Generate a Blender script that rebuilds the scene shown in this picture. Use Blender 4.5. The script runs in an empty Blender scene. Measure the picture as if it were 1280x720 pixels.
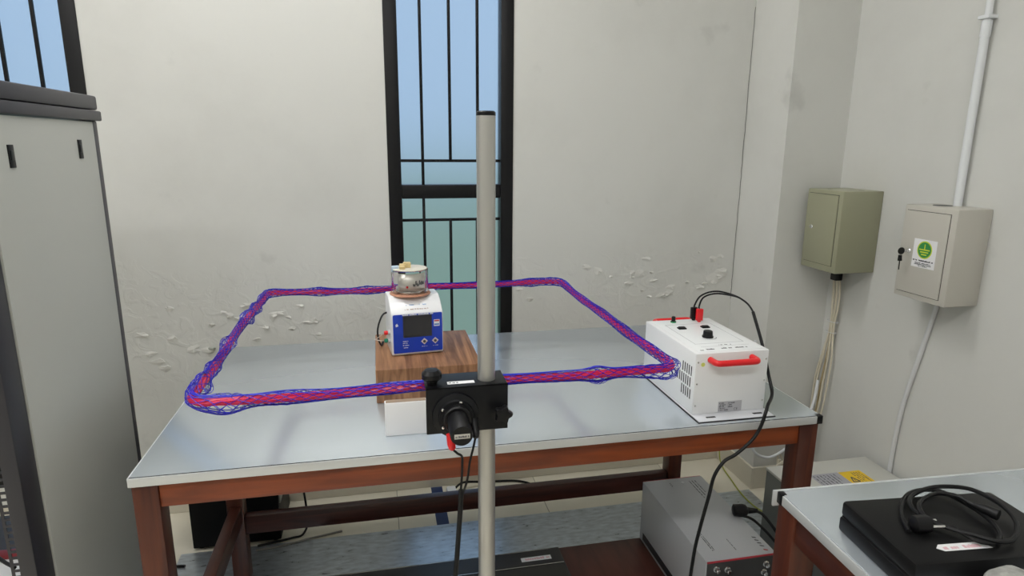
import bpy, bmesh, math, random
from mathutils import Vector, Matrix
random.seed(7)
C = bpy.context.scene.collection
SC = bpy.context.scene

# ------------------------------------------------------------------ camera, world, lights, exposure
FPX = 791.0
PITCH, YAW, ROLL = math.radians(12.79), math.radians(11.99), math.radians(0.415)
fw = Vector((math.sin(YAW)*math.cos(PITCH), math.cos(YAW)*math.cos(PITCH), -math.sin(PITCH)))
rt0 = Vector((math.cos(YAW), -math.sin(YAW), 0)); up0 = rt0.cross(fw)
rt = rt0*math.cos(ROLL) + up0*math.sin(ROLL); up = -rt0*math.sin(ROLL) + up0*math.cos(ROLL)
cam_d = bpy.data.cameras.new('camera'); cam = bpy.data.objects.new('camera', cam_d); C.objects.link(cam)
cam_d.sensor_width = 36.0; cam_d.lens = FPX/1280*36.0; cam_d.clip_start = 0.02; cam_d.clip_end = 200
m = Matrix((rt, up, -fw)).transposed().to_4x4(); m.translation = Vector((0, 0, 1.6)); cam.matrix_world = m
SC.camera = cam
w = bpy.data.worlds.new('world'); SC.world = w; w.use_nodes = True
bgn = w.node_tree.nodes['Background']
bgn.inputs[0].default_value = (.49, .67, .93, 1); bgn.inputs[1].default_value = 0.72   # even pale blue sky
SC.view_settings.view_transform = 'Standard'; SC.view_settings.look = 'None'
SC.view_settings.gamma = 1.0; SC.view_settings.use_curve_mapping = False
SC.view_settings.exposure = 0.22
LAMP_STRENGTH = 20.0
LAMPS = [(0.15, -0.95, 3.55, 1.25, 0.3), (-0.25, 1.95, 3.55, 1.25, 0.3), (-1.9, 0.8, 3.55, 1.25, 0.3), (-1.4, -0.95, 3.55, 1.25, 0.3)]  # last pair of lamps is added to flatten the light

# ------------------------------------------------------------------ materials
MATS = {}
def nodes(name):
    mt = bpy.data.materials.new(name); mt.use_nodes = True; nt = mt.node_tree
    return mt, nt, nt.nodes['Principled BSDF']
def pbr(name, col, rough=0.5, metal=0.0, var=0.0, vscale=8.0, bump=0.0, bscale=60.0, stretch=None, coat=0.0, spec=0.5, rvar=0.0):
    if name in MATS: return MATS[name]
    mt, nt, b = nodes(name)
    b.inputs['Base Color'].default_value = (*col, 1); b.inputs['Roughness'].default_value = rough
    b.inputs['Metallic'].default_value = metal; b.inputs['Coat Weight'].default_value = coat
    b.inputs['Specular IOR Level'].default_value = spec
    if var or bump or rvar:
        tc = nt.nodes.new('ShaderNodeTexCoord'); mp = nt.nodes.new('ShaderNodeMapping')
        nt.links.new(tc.outputs['Object'], mp.inputs[0])
        if stretch: mp.inputs['Scale'].default_value = stretch
        if var or rvar:
            n = nt.nodes.new('ShaderNodeTexNoise'); n.inputs['Scale'].default_value = vscale; n.inputs['Detail'].default_value = 6
            nt.links.new(mp.outputs[0], n.inputs['Vector'])
        if var:
            r = nt.nodes.new('ShaderNodeMapRange'); r.inputs[1].default_value = 0.3; r.inputs[2].default_value = 0.7
            r.inputs[3].default_value = 1-var; r.inputs[4].default_value = 1+var
            nt.links.new(n.outputs[0], r.inputs[0])
            mx = nt.nodes.new('ShaderNodeMix'); mx.data_type = 'RGBA'; mx.blend_type = 'MULTIPLY'; mx.inputs[0].default_value = 1
            mx.inputs[6].default_value = (*col, 1); nt.links.new(r.outputs[0], mx.inputs[7])
            nt.links.new(mx.outputs[2], b.inputs['Base Color'])
        if rvar:
            r2 = nt.nodes.new('ShaderNodeMapRange'); r2.inputs[1].default_value = 0.3; r2.inputs[2].default_value = 0.7
            r2.inputs[3].default_value = rough-rvar; r2.inputs[4].default_value = rough+rvar
            nt.links.new(n.outputs[0], r2.inputs[0]); nt.links.new(r2.outputs[0], b.inputs['Roughness'])
        if bump:
            n2 = nt.nodes.new('ShaderNodeTexNoise'); n2.inputs['Scale'].default_value = bscale; n2.inputs['Detail'].default_value = 5
            nt.links.new(mp.outputs[0], n2.inputs['Vector'])
            bp = nt.nodes.new('ShaderNodeBump'); bp.inputs['Strength'].default_value = bump; bp.inputs['Distance'].default_value = 0.004
            nt.links.new(n2.outputs[0], bp.inputs['Height']); nt.links.new(bp.outputs[0], b.inputs['Normal'])
    MATS[name] = mt; return mt
def wood(name, c1, c2, stretch, rough=0.35, knots=False):
    if name in MATS: return MATS[name]
    mt, nt, b = nodes(name)
    tc = nt.nodes.new('ShaderNodeTexCoord'); mp = nt.nodes.new('ShaderNodeMapping'); mp.inputs['Scale'].default_value = stretch
    nt.links.new(tc.outputs['Object'], mp.inputs[0])
    n = nt.nodes.new('ShaderNodeTexNoise'); n.inputs['Scale'].default_value = 3; n.inputs['Detail'].default_value = 8; n.inputs['Distortion'].default_value = 0.6
    nt.links.new(mp.outputs[0], n.inputs['Vector'])
    cr = nt.nodes.new('ShaderNodeValToRGB'); cr.color_ramp.elements[0].position = 0.36; cr.color_ramp.elements[1].position = 0.66
    cr.color_ramp.elements[0].color = (*c1, 1); cr.color_ramp.elements[1].color = (*c2, 1)
    nt.links.new(n.outputs[0], cr.inputs[0]); nt.links.new(cr.outputs[0], b.inputs['Base Color'])
    b.inputs['Roughness'].default_value = rough
    bp = nt.nodes.new('ShaderNodeBump'); bp.inputs['Strength'].default_value = 0.08; bp.inputs['Distance'].default_value = 0.003
    nt.links.new(n.outputs[0], bp.inputs['Height']); nt.links.new(bp.outputs[0], b.inputs['Normal'])
    MATS[name] = mt; return mt
def emit(name, col, s):
    mt, nt, b = nodes(name)
    b.inputs['Base Color'].default_value = (.8, .8, .8, 1)
    b.inputs['Emission Color'].default_value = (*col, 1); b.inputs['Emission Strength'].default_value = s
    MATS[name] = mt; return mt
def wall_mat(name, blister):
    mt, nt, b = nodes(name); L = nt.links
    tc = nt.nodes.new('ShaderNodeTexCoord')
    n1 = nt.nodes.new('ShaderNodeTexNoise'); n1.inputs['Scale'].default_value = 1.7; n1.inputs['Detail'].default_value = 7; n1.inputs['Roughness'].default_value = 0.62
    L.new(tc.outputs['Object'], n1.inputs['Vector'])
    cr = nt.nodes.new('ShaderNodeValToRGB'); cr.color_ramp.elements[0].position = 0.25; cr.color_ramp.elements[1].position = 0.55
    cr.color_ramp.elements[0].color = (.59, .59, .56, 1); cr.color_ramp.elements[1].color = (.65, .652, .622, 1)
    L.new(n1.outputs[0], cr.inputs[0])
    # small dark scuffs
    n3 = nt.nodes.new('ShaderNodeTexNoise'); n3.inputs['Scale'].default_value = 5.5; n3.inputs['Detail'].default_value = 9
    L.new(tc.outputs['Object'], n3.inputs['Vector'])
    r3 = nt.nodes.new('ShaderNodeMapRange'); r3.inputs[1].default_value = 0.66; r3.inputs[2].default_value = 0.8; r3.inputs[3].default_value = 1; r3.inputs[4].default_value = .82
    L.new(n3.outputs[0], r3.inputs[0])
    mx = nt.nodes.new('ShaderNodeMix'); mx.data_type = 'RGBA'; mx.blend_type = 'MULTIPLY'; mx.inputs[0].default_value = 1
    L.new(cr.outputs[0], mx.inputs[6]); L.new(r3.outputs[0], mx.inputs[7]); L.new(mx.outputs[2], b.inputs['Base Color'])
    b.inputs['Roughness'].default_value = 0.55
    # relief: fine roller texture everywhere, blistered paint low on the wall
    sx = nt.nodes.new('ShaderNodeSeparateXYZ'); L.new(tc.outputs['Object'], sx.inputs[0])
    n4 = nt.nodes.new('ShaderNodeTexNoise'); n4.inputs['Scale'].default_value = 3.0; L.new(tc.outputs['Object'], n4.inputs['Vector'])
    ad = nt.nodes.new('ShaderNodeMath'); ad.operation = 'MULTIPLY_ADD'; ad.inputs[1].default_value = -0.5; L.new(n4.outputs[0], ad.inputs[0]); L.new(sx.outputs[2], ad.inputs[2])
    mk = nt.nodes.new('ShaderNodeMapRange'); mk.inputs[1].default_value = 0.9; mk.inputs[2].default_value = 0.8; mk.inputs[3].default_value = 0; mk.inputs[4].default_value = 1
    L.new(ad.outputs[0], mk.inputs[0])
    n5 = nt.nodes.new('ShaderNodeTexNoise'); n5.inputs['Scale'].default_value = 16; n5.inputs['Detail'].default_value = 4; n5.inputs['Distortion'].default_value = 1.2
    L.new(tc.outputs['Object'], n5.inputs['Vector'])
    r5 = nt.nodes.new('ShaderNodeMapRange'); r5.inputs[1].default_value = 0.47; r5.inputs[2].default_value = 0.62
    r5.inputs[4].default_value = blister; L.new(n5.outputs[0], r5.inputs[0])
    ml = nt.nodes.new('ShaderNodeMath'); ml.operation = 'MULTIPLY'; L.new(mk.outputs[0], ml.inputs[0]); L.new(r5.outputs[0], ml.inputs[1])
    n6 = nt.nodes.new('ShaderNodeTexNoise'); n6.inputs['Scale'].default_value = 90; L.new(tc.outputs['Object'], n6.inputs['Vector'])
    m6 = nt.nodes.new('ShaderNodeMath'); m6.operation = 'MULTIPLY_ADD'; m6.inputs[1].default_value = 0.035; L.new(n6.outputs[0], m6.inputs[0]); L.new(ml.outputs[0], m6.inputs[2])
    bp = nt.nodes.new('ShaderNodeBump'); bp.inputs['Strength'].default_value = 0.5; bp.inputs['Distance'].default_value = 0.006
    L.new(m6.outputs[0], bp.inputs['Height']); L.new(bp.outputs[0], b.inputs['Normal'])
    return mt
def glass_frost():
    mt, nt, b = nodes('frosted_glass')
    b.inputs['Base Color'].default_value = (.9, .96, .97, 1); b.inputs['Roughness'].default_value = 0.42
    b.inputs['Transmission Weight'].default_value = 1.0; b.inputs['IOR'].default_value = 1.25
    return mt
def clear_glass():
    mt, nt, b = nodes('clear_acrylic')
    b.inputs['Base Color'].default_value = (.98, .98, .97, 1); b.inputs['Roughness'].default_value = 0.03
    b.inputs['Transmission Weight'].default_value = 1.0; b.inputs['IOR'].default_value = 1.15
    return mt
WALL = wall_mat('painted_plaster', 0.0); WALLB = wall_mat('blistered_plaster', 0.32); FROST = glass_frost(); CLEAR = clear_glass()
BLACKFRAME = pbr('black_frame', (.007, .007, .008), .38, spec=.25)
STEEL = pbr('galvanised_sheet', (.64, .70, .75), .22, .65)
ALU = pbr('aluminium', (.66, .68, .69), .4, .4)
ALUPOLE = pbr('anodised_pole', (.50, .495, .475), .36, .7)
FRONTWOOD_X = wood('reddish_wood_x', (.165, .030, .007), (.27, .056, .012), (1.2, 14, 14), .35)
SHADEWOOD_X = wood('shaded_wood_x', (.038, .011, .009), (.075, .021, .014), (1.2, 14, 14), .35)  # wood darkened further, with the shade under the table put into its colour
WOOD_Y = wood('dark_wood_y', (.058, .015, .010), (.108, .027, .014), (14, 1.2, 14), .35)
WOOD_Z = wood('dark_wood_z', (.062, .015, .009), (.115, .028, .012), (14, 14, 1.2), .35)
BLOCKW = wood('oak_block', (.15, .064, .027), (.37, .185, .088), (22, 1.4, 3), .5)
BOARDW = wood('brown_board', (.085, .026, .017), (.125, .038, .025), (8, 1.2, 8), .4)
BLACK = pbr('black_plastic', (.005, .005, .006), .4, spec=.3)
BLACKM = pbr('matt_black_metal', (.006, .0065, .008), .4, spec=.25)
RUBBER = pbr('black_rubber', (.006, .006, .007), .45, spec=.3)
WHITE = pbr('white_paint', (.80, .81, .82), .4)
WHITEP = pbr('white_plastic', (.80, .81, .83), .3)
REDP = pbr('red_plastic', (.72, .012, .018), .28)
BLUE = pbr('blue_panel', (.008, .05, .50), .3)
PAPER = pbr('paper_white', (.82, .82, .83), .6)
INK = pbr('ink_grey', (.08, .08, .09), .6)
PINK = pbr('ink_pink', (.72, .46, .50), .6)
LTEXT = pbr('print_white', (.75, .78, .82), .5)
DKGREY = pbr('rack_charcoal', (.058, .056, .066), .42)
DKGREY2 = pbr('rack_post', (.03, .029, .036), .4)
RACKPANEL = pbr('rack_panel_grey', (.50, .51, .475), .42, var=.015, vscale=3)
GREENBOX = pbr('olive_box', (.315, .315, .215), .38)
BEIGEBOX = pbr('beige_box', (.52, .50, .445), .35)
CABLEW = pbr('cream_cable', (.68, .63, .50), .45)
PVC = pbr('white_pvc', (.74, .76, .78), .35)
TILE = pbr('cream_tile', (.80, .755, .63), .22, var=.03, vscale=4)
GROUT = pbr('tile_grout', (.32, .30, .25), .8)
SKIRT = pbr('skirting_tile', (.64, .60, .50), .3, var=.03)
CHROME = pbr('chrome', (.75, .75, .75), .15, 1.0)
BRASS = pbr('yellowed_plastic', (.70, .55, .27), .4)
COPPER = pbr('brown_ring', (.50, .24, .15), .4)
INSTR = pbr('instrument_grey', (.56, .57, .59), .38)
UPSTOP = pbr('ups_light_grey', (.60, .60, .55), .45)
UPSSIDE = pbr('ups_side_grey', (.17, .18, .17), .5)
YELLOW = pbr('yellow_label', (.82, .55, .02), .5)
GREENL = pbr('green_label', (.03, .26, .06), .45)
LIME = pbr('lime_label', (.62, .70, .05), .45)
NET = pbr('blue_netting', (.010, .012, .46), .4)
CORE = pbr('red_cable', (.70, .012, .085), .3)
GW = pbr('green_yellow_wire', (.35, .38, .05), .5)
FELT = pbr('grey_felt', (.33, .33, .31), .9, var=.25, vscale=60, bump=.6, bscale=120)
FLOORSHEET = pbr('worn_galvanised', (.52, .57, .61), .32, .7, var=.22, vscale=22, stretch=(1, 3, 1), rvar=.05)
SCREEN = pbr('dark_screen', (.02, .022, .03), .12)
TAPE = pbr('blue_tape', (.015, .035, .12), .5)
GRASS = pbr('outside_lawn', (.50, .56, .34), .9, var=.1)

# ------------------------------------------------------------------ geometry helpers
def nb(): return bmesh.new()
def box(bm, x0, x1, y0, y1, z0, z1, bev=0.0, seg=2):
    t = bmesh.new()
    bmesh.ops.create_cube(t, size=1)
    for v in t.verts: v.co = Vector(((x0+x1)/2+v.co.x*(x1-x0), (y0+y1)/2+v.co.y*(y1-y0), (z0+z1)/2+v.co.z*(z1-z0)))
    if bev > 0: bmesh.ops.bevel(t, geom=t.edges[:], offset=bev, segments=seg, profile=.5, affect='EDGES')
    merge(bm, t); return bm
def merge(bm, t):
    me = bpy.data.meshes.new('tmp'); t.to_mesh(me); t.free(); bm.from_mesh(me); bpy.data.meshes.remove(me)
def frame_of(d):
    d = Vector(d).normalized(); a = Vector((0, 0, 1)) if abs(d.z) < .95 else Vector((1, 0, 0))
    u = d.cross(a).normalized(); v = d.cross(u).normalized(); return d, u, v
def lathe(bm, p, axis, prof, n=24, cap=True):
    """prof: list of (distance along axis, radius)"""
    p = Vector(p); d, u, v = frame_of(axis); rings = []
    for h, r in prof:
        rings.append([bm.verts.new(p+d*h+(u*math.cos(2*math.pi*k/n)+v*math.sin(2*math.pi*k/n))*r) for k in range(n)])
    for a, b in zip(rings, rings[1:]):
        for k in range(n): bm.faces.new((a[k], a[(k+1) % n], b[(k+1) % n], b[k]))
    if cap:
        if prof[0][1] > 1e-5: bm.faces.new(rings[0][::-1])
        if prof[-1][1] > 1e-5: bm.faces.new(rings[-1])
    return bm
def cyl(bm, p0, p1, r, r1=None, n=24, bev=0.0):
    p0, p1 = Vector(p0), Vector(p1); L = (p1-p0).length; r1 = r if r1 is None else r1
    pr = [(0, r), (L, r1)] if not bev else [(0, r-bev), (bev, r), (L-bev, r1), (L, r1-bev)]
    return lathe(bm, p0, p1-p0, pr, n)
def catmull(pts, n=8):
    P = [Vector(p) for p in pts]; out = []
    for i in range(len(P)-1):
        a, b, c, d = P[max(i-1, 0)], P[i], P[i+1], P[min(i+2, len(P)-1)]
        for k in range(n):
            t = k/n
            out.append(.5*((2*b)+(c-a)*t+(2*a-5*b+4*c-d)*t*t+(3*b-a-3*c+d)*t**3))
    out.append(P[-1]); return out
def sweep(bm, pts, r, n=8, closed=False):
    """tube along points; r float or list"""
    N = len(pts); rings = []; u = None
    for i, p in enumerate(pts):
        t = (pts[(i+1) % N]-pts[i-1]) if closed else (pts[min(i+1, N-1)]-pts[max(i-1, 0)])
        t.normalize()
        if u is None: _, u, _ = frame_of(t)
        u = (u-t*u.dot(t)).normalized(); v = t.cross(u); rr = r[i] if isinstance(r, (list, tuple)) else r
        rings.append([bm.verts.new(p+(u*math.cos(2*math.pi*k/n)+v*math.sin(2*math.pi*k/n))*rr) for k in range(n)])
    for i in range(N if closed else N-1):
        a, b = rings[i], rings[(i+1) % N]
        for k in range(n): bm.faces.new((a[k], a[(k+1) % n], b[(k+1) % n], b[k]))
    if not closed: bm.faces.new(rings[0][::-1]); bm.faces.new(rings[-1])
    return bm
def cable(bm, pts, r, n=8, sub=8): return sweep(bm, catmull(pts, sub), r, n)
def prism(bm, poly, d):
    """extrude a 3D polygon by vector d"""
    d = Vector(d); a = [bm.verts.new(Vector(p)) for p in poly]; b = [bm.verts.new(Vector(p)+d) for p in poly]
    n = len(a); bm.faces.new(a[::-1]); bm.faces.new(b)
    for k in range(n): bm.faces.new((a[k], a[(k+1) % n], b[(k+1) % n], b[k]))
    return bm
def obj(name, bm, mat, parent=None, local=False, smooth=True, origin=None):
    bmesh.ops.recalc_face_normals(bm, faces=bm.faces[:])
    off = Vector((0, 0, 0))
    if parent is not None and not local:
        q = parent
        while q is not None: off += q.location; q = q.parent
    if origin is not None: off = Vector(origin)
    if off.length > 0: bmesh.ops.translate(bm, verts=bm.verts[:], vec=-off)
    me = bpy.data.meshes.new(name); bm.to_mesh(me); bm.free(); me.materials.append(mat)
    if smooth:
        me.shade_smooth()
        try: me.set_sharp_from_angle(angle=math.radians(38))
        except Exception: pass
    o = bpy.data.objects.new(name, me); C.objects.link(o)
    if origin is not None: o.location = origin
    if parent is not None: o.parent = parent
    return o
def bx(name, mat, parent, x0, x1, y0, y1, z0, z1, bev=0.0, local=False):
    return obj(name, box(nb(), x0, x1, y0, y1, z0, z1, bev), mat, parent, local)
def tag(o, label, cat, group=None, kind=None):
    o['label'] = label
    if cat: o['category'] = cat
    if group: o['group'] = group
    if kind: o['kind'] = kind
    return o
def thing(name, label, cat, loc, rotz=0.0, group=None):
    o = bpy.data.objects.new(name, None); C.objects.link(o); o.location = loc; o.rotation_euler = (0, 0, rotz)
    o.empty_display_size = .05
    return tag(o, label, cat, group)
def struct(name, bm, mat, label=None):
    o = obj(name, bm, mat, smooth=False); o['kind'] = 'structure'
    if label: o['label'] = label
    return o
def copy_child(o, loc, parent=None):
    c = o.copy(); C.objects.link(c); c.parent = parent if parent else o.parent; c.location = loc; return c
def marks(bm, p, ux, uy, L, H, seed, t=.0004, dens=.75):
    """a row of tiny printed strokes, length L along ux, height H along uy"""
    rnd = random.Random(seed); p, ux, uy = Vector(p), Vector(ux).normalized(), Vector(uy).normalized(); nn = ux.cross(uy); x = 0
    while x < L:
        wd = H*rnd.uniform(.35, .8)
        if rnd.random() < dens:
            h = H*rnd.choice((1, .7, .7, .85)); a = p+ux*x
            prism(bm, [a, a+ux*wd*.8, a+ux*wd*.8+uy*h, a+uy*h], nn*t)
        x += wd
    return bm

# ------------------------------------------------------------------ the room
YB, XR, XL, YF, ZC = 2.765, 1.992, -2.7, -3.0, 3.6
def wall_with_holes(y0, y1, x0, x1, z0, z1, holes):
    bm = nb(); xs = sorted({x0, x1, *[h[0] for h in holes], *[h[1] for h in holes]}); zs = sorted({z0, z1, *[h[2] for h in holes], *[h[3] for h in holes]})
    for a, b in zip(xs, xs[1:]):
        for c, d in zip(zs, zs[1:]):
            if any(h[0] <= a and b <= h[1] and h[2] <= c and d <= h[3] for h in holes): continue
            box(bm, a, b, y0, y1, c, d)
    bmesh.ops.remove_doubles(bm, verts=bm.verts[:], dist=1e-5)
    return bm
WIN1 = (.048, .587, .2, 2.6); WIN2 = (-1.62, -1.056, .2, 2.6)
wb = struct('wall_back', wall_with_holes(YB, YB+.14, XL, XR+.2, 0, ZC, [WIN1, WIN2]), WALLB)
struct('wall_right', box(nb(), XR, XR+.14, YF, YB, 0, ZC), WALL)
struct('wall_left', box(nb(), XL-.14, XL, YF, YB+.14, 0, ZC), WALL)
struct('wall_front', box(nb(), XL, XR, YF-.14, YF, 0, ZC), WALL)
struct('wall_pillar', box(nb(), 1.70, XR, 2.452, YB, 0, ZC), WALL)
struct('ceiling', box(nb(), XL-.14, XR+.14, YF-.14, YB+.14, ZC, ZC+.1), pbr('ceiling_white', (.78, .78, .76), .7))
fl = struct('floor', box(nb(), XL-.14, XR+.14, YF-.14, YB+.14, -.1, -.003), GROUT)
TS = .661; GAP = .003; first = None; meshes = {}
ix0 = math.floor((XL-.036)/TS); yy = YB
for j in range(9):
    y1 = YB-j*TS; y0 = max(y1-TS, YF)
    if y1 - y0 < .02: continue
    for i in range(ix0, ix0+9):
        x0, x1 = max(.036+i*TS, XL), min(.036+(i+1)*TS, XR)
        if x1-x0 < .02: continue
        key = (round(x1-x0, 3), round(y1-y0, 3))
        if key not in meshes:
            t = bx('floor_tile', TILE, fl, -(x1-x0)/2+GAP/2, (x1-x0)/2-GAP/2, -(y1-y0)/2+GAP/2, (y1-y0)/2-GAP/2, -.008, 0, .0008, local=True)
            meshes[key] = t.data; t.location = ((x0+x1)/2, (y0+y1)/2, 0)
        else:
            t = bpy.data.objects.new('floor_tile', meshes[key]); C.objects.link(t); t.parent = fl; t.location = ((x0+x1)/2, (y0+y1)/2, 0)
struct('baseboard_back', box(nb(), XL, 1.69, YB-.010, YB, .001, .11, .002), SKIRT)
bm = nb(); box(bm, 1.688, 1.70, 2.44, YB-.01, .001, .11, .002); box(bm, 1.70, XR-.01, 2.44, 2.452, .001, .11, .002)
struct('baseboard_pillar', bm, SKIRT)
struct('baseboard_right', box(nb(), XR-.011, XR, YF, 2.44, .001, .11, .002), SKIRT)
struct('ground_outside', box(nb(), -30, 30, YB+.3, 60, -.7, -.6), GRASS)

def window(name, W, rails, bars):
    x0, x1, z0, z1 = W
    r = bpy.data.objects.new(name, None); C.objects.link(r); r['kind'] = 'structure'; r.location = ((x0+x1)/2, YB, z0)
    fwid = .055; ya, yb = YB-.006, YB+.07
    bx('window_frame', BLACKFRAME, r, x0, x0+fwid, ya, yb, z0, z1, .003); bx('window_frame', BLACKFRAME, r, x1-fwid, x1, ya, yb, z0, z1, .003)
    bx('window_frame', BLACKFRAME, r, x0+fwid, x1-fwid, ya, yb, z0, z0+fwid, .003); bx('window_frame', BLACKFRAME, r, x0+fwid, x1-fwid, ya, yb, z1-fwid, z1, .003)
    zs = [z0+fwid]
    for a, b in rails:
        bx('window_rail', BLACKFRAME, r, x0+fwid, x1-fwid, ya+.004, yb, a, b, .003); zs += [a, b]
    zs.append(z1-fwid)
    for a, b in zip(zs[::2], zs[1::2]): bx('window_pane', FROST, r, x0+fwid-.004, x1-fwid+.004, YB+.04, YB+.045, a-.004, b+.004)
    for (xa, xb, za, zb) in bars:
        if abs(xa-xb) < 1e-6: bx('security_bar', BLACKFRAME, r, xa-.006, xa+.006, YB+.012, YB+.024, za, zb, .001)
        else: bx('security_bar', BLACKFRAME, r, xa, xb, YB+.013, YB+.023, za-.006, za+.006, .001)
    return r
window('window_1', WIN1, [(1.369, 1.427)], [(.196, .196, 1.427, 2.545), (.315, .315, 1.529, 2.545), (.434, .434, 1.529, 2.545), (.103, .532, 1.529, 1.529),
       (.196, .196, .255, 1.369), (.312, .312, .255, 1.275), (.43, .43, .255, 1.275), (.103, .532, 1.275, 1.275)])
window('window_2', WIN2, [(1.369, 1.427)], [(-1.206, -1.206, 1.427, 2.545), (-1.322, -1.322, 1.529, 2.545), (-1.44, -1.44, 1.529, 2.545), (-1.565, -1.111, 1.529, 1.529),
       (-1.206, -1.206, .255, 1.369), (-1.322, -1.322, .255, 1.369)])

# blistered paint on the back wall
FLAKE = pbr('loose_paint', (.66, .655, .62), .6)
def flake(x, z, s, seed):
    rnd = random.Random(seed); bm = nb(); n = 11; lift = rnd.uniform(0, 6.28); asp = rnd.uniform(.35, .8)
    c = bm.verts.new((0, -.0040, 0)); ring = []; base = []
    for k in range(n):
        a = 2*math.pi*k/n; r = s*rnd.uniform(.55, 1.05); ln = max(0, math.cos(a-lift))*.009*rnd.random()
        ring.append(bm.verts.new((math.cos(a)*r, -.0009-ln, math.sin(a)*r*asp))); base.append(bm.verts.new((math.cos(a)*r*.98, .0005, math.sin(a)*r*asp*.98)))
    for k in range(n):
        bm.faces.new((c, ring[k], ring[(k+1) % n])); bm.faces.new((ring[k], base[k], base[(k+1) % n], ring[(k+1) % n]))
    o = obj('paint_flake', bm, FLAKE, wb, local=True, smooth=False); o.location = (x, YB-.0002, z)
spots = [(-.93, .70, .035), (-.95, .74, .03), (-.90, .67, .03), (-.975, .82, .03), (-.86, .80, .022), (-.73, .745, .03), (-.78, .75, .03), (-.70, .85, .015), (-.86, .93, .02)]
rf = random.Random(3)
for k in range(16): spots.append((rf.uniform(-.66, -.22), rf.uniform(.77, .93), rf.uniform(.012, .028)))
for k in range(26): spots.append((rf.uniform(.64, 1.66), rf.uniform(.85, 1.1), rf.uniform(.012, .032)))
spots += [(1.60, .965, .055), (1.63, 1.0, .04), (.62, .95, .02)]
for k, (x, z, s) in enumerate(spots): flake(x, z, s, 100+k)
bm = nb(); cyl(bm, (-.722, YB+.001, .748), (-.700, YB-.012, .748), .006, n=12); cyl(bm, (-.700, YB-.012, .748), (-.698, YB-.0132, .748), .007, n=12)
obj('wall_anchor', bm, pbr('anchor_metal', (.4, .42, .38), .4, .6), wb)
pts = [Vector((1.698+random.uniform(-.0025, .0015), YB-.0006, .86+k*.03)) for k in range(46)]
o = obj('plaster_crack', sweep(nb(), pts, .0011, 4), pbr('crack_dark', (.06, .06, .055), .9), wb)

# ------------------------------------------------------------------ ceiling lamps out of view, the last pair added as fill
LAMPM = emit('lamp_diffuser', (1.0, .99, .975), LAMP_STRENGTH)
for k, (x, y, z, lx, ly) in enumerate(LAMPS):
    t = thing('ceiling_lamp', 'unseen white rectangular ceiling lamp with bright diffuser', 'lamp', (x, y, ZC), 0, 'ceiling lamps')
    bx('lamp_housing', WHITE, t, x-lx/2-.02, x+lx/2+.02, y-ly/2-.02, y+ly/2+.02, z+.004, ZC, .004)
    bx('lamp_diffuser', LAMPM, t, x-lx/2, x+lx/2, y-ly/2, y+ly/2, z-.006, z+.004, .001)

# ------------------------------------------------------------------ main table
TT = .86
T = thing('work_table', 'long wooden work table with galvanised steel top beneath the coil', 'table', (.31, 1.92, 0))
X0, X1, Y0, Y1 = -.577, 1.204, 1.443, 2.40
bx('table_top', STEEL, T, X0+.003, X1-.003, Y0+.0045, Y1, TT-.02, TT, .0008)
bx('edge_seam', RUBBER, T, X0+.003, X1-.018, Y0+.003, Y0+.0045, TT-.02, TT-.0004)
for (a, b, c, d) in ((X0, X1-.016, Y0-.001, Y0+.003), ): bx('edge_trim', ALU, T, a, b, c, d, TT-.023, TT-.0012, .0008)
bx('edge_trim', ALU, T, X1-.003, X1+.001, Y0+.016, Y1, TT-.023, TT-.0012, .0008)
bx('edge_trim', ALU, T, X0-.001, X0+.003, Y0+.003, Y1, TT-.023, TT-.0012, .0008)
o = bx('corner_cap', BLACK, T, X1-.016, X1+.002, Y0-.002, Y0+.016, TT-.024, TT+.0006, .002); o['label'] = 'black plastic corner cap'
ZA = TT-.023
bx('apron', FRONTWOOD_X, T, X0+.058, 1.145, 1.458, 1.484, ZA-.064, ZA, .002)
bx('apron', SHADEWOOD_X, T, X0+.058, 1.145, 2.235, 2.26, ZA-.064, ZA, .002)
bx('apron', WOOD_Y, T, X0+.006, X0+.032, 1.51, 2.21, ZA-.064, ZA, .002); bx('apron', WOOD_Y, T, 1.175, 1.2, 1.51, 2.21, ZA-.064, ZA, .002)
for (a, b, c, d) in ((X0+.002, X0+.058, 1.453, 1.51), (1.145, 1.203, 1.453, 1.51), (X0+.002, X0+.058, 2.21, 2.268), (1.14, 1.197, 2.21, 2.268)):
    bx('leg', WOOD_Z, T, a, b, c, d, .003, ZA, .003)
bx('stretcher', SHADEWOOD_X, T, X0+.058, 1.14, 2.216, 2.25, .198, .27, .003)
bx('stretcher', WOOD_Y, T, X0+.014, X0+.052, 1.51, 2.21, .25, .318, .003)

# ------------------------------------------------------------------ right-hand table (local coordinates, origin at its far left corner on the floor)
RZ = math.radians(-2.6)
S = thing('side_table', 'wooden side table with galvanised steel top carrying the black case', 'table', (.838, 1.112, 0), RZ)
LX, LY = 1.03, -.95
bx('table_top', STEEL, S, .003, LX, LY, -.002, TT-.02, TT, .0012, True)
bx('edge_trim', ALU, S, -.001, .003, LY, -.02, TT-.023, TT-.0012, .0008, True)
bx('edge_trim', ALU, S, -.010, LX, -.002, .004, TT-.036, TT+.001, .0015, True)
o = bx('corner_cap', BLACK, S, -.002, .012, -.02, -.002, TT-.026, TT+.0006, .002, True); o['label'] = 'black plastic corner cap'
bx('apron', WOOD_Y, S, .008, .034, LY+.06, -.064, ZA-.066, ZA, .002, True); bx('apron', WOOD_Y, S, LX-.04, LX-.014, LY+.06, -.064, ZA-.066, ZA, .002, True)
bx('apron', SHADEWOOD_X, S, .062, LX-.064, -.034, -.008, ZA-.066, ZA, .002, True); bx('apron', SHADEWOOD_X, S, .062, LX-.064, LY+.008, LY+.034, ZA-.066, ZA, .002, True)
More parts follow.
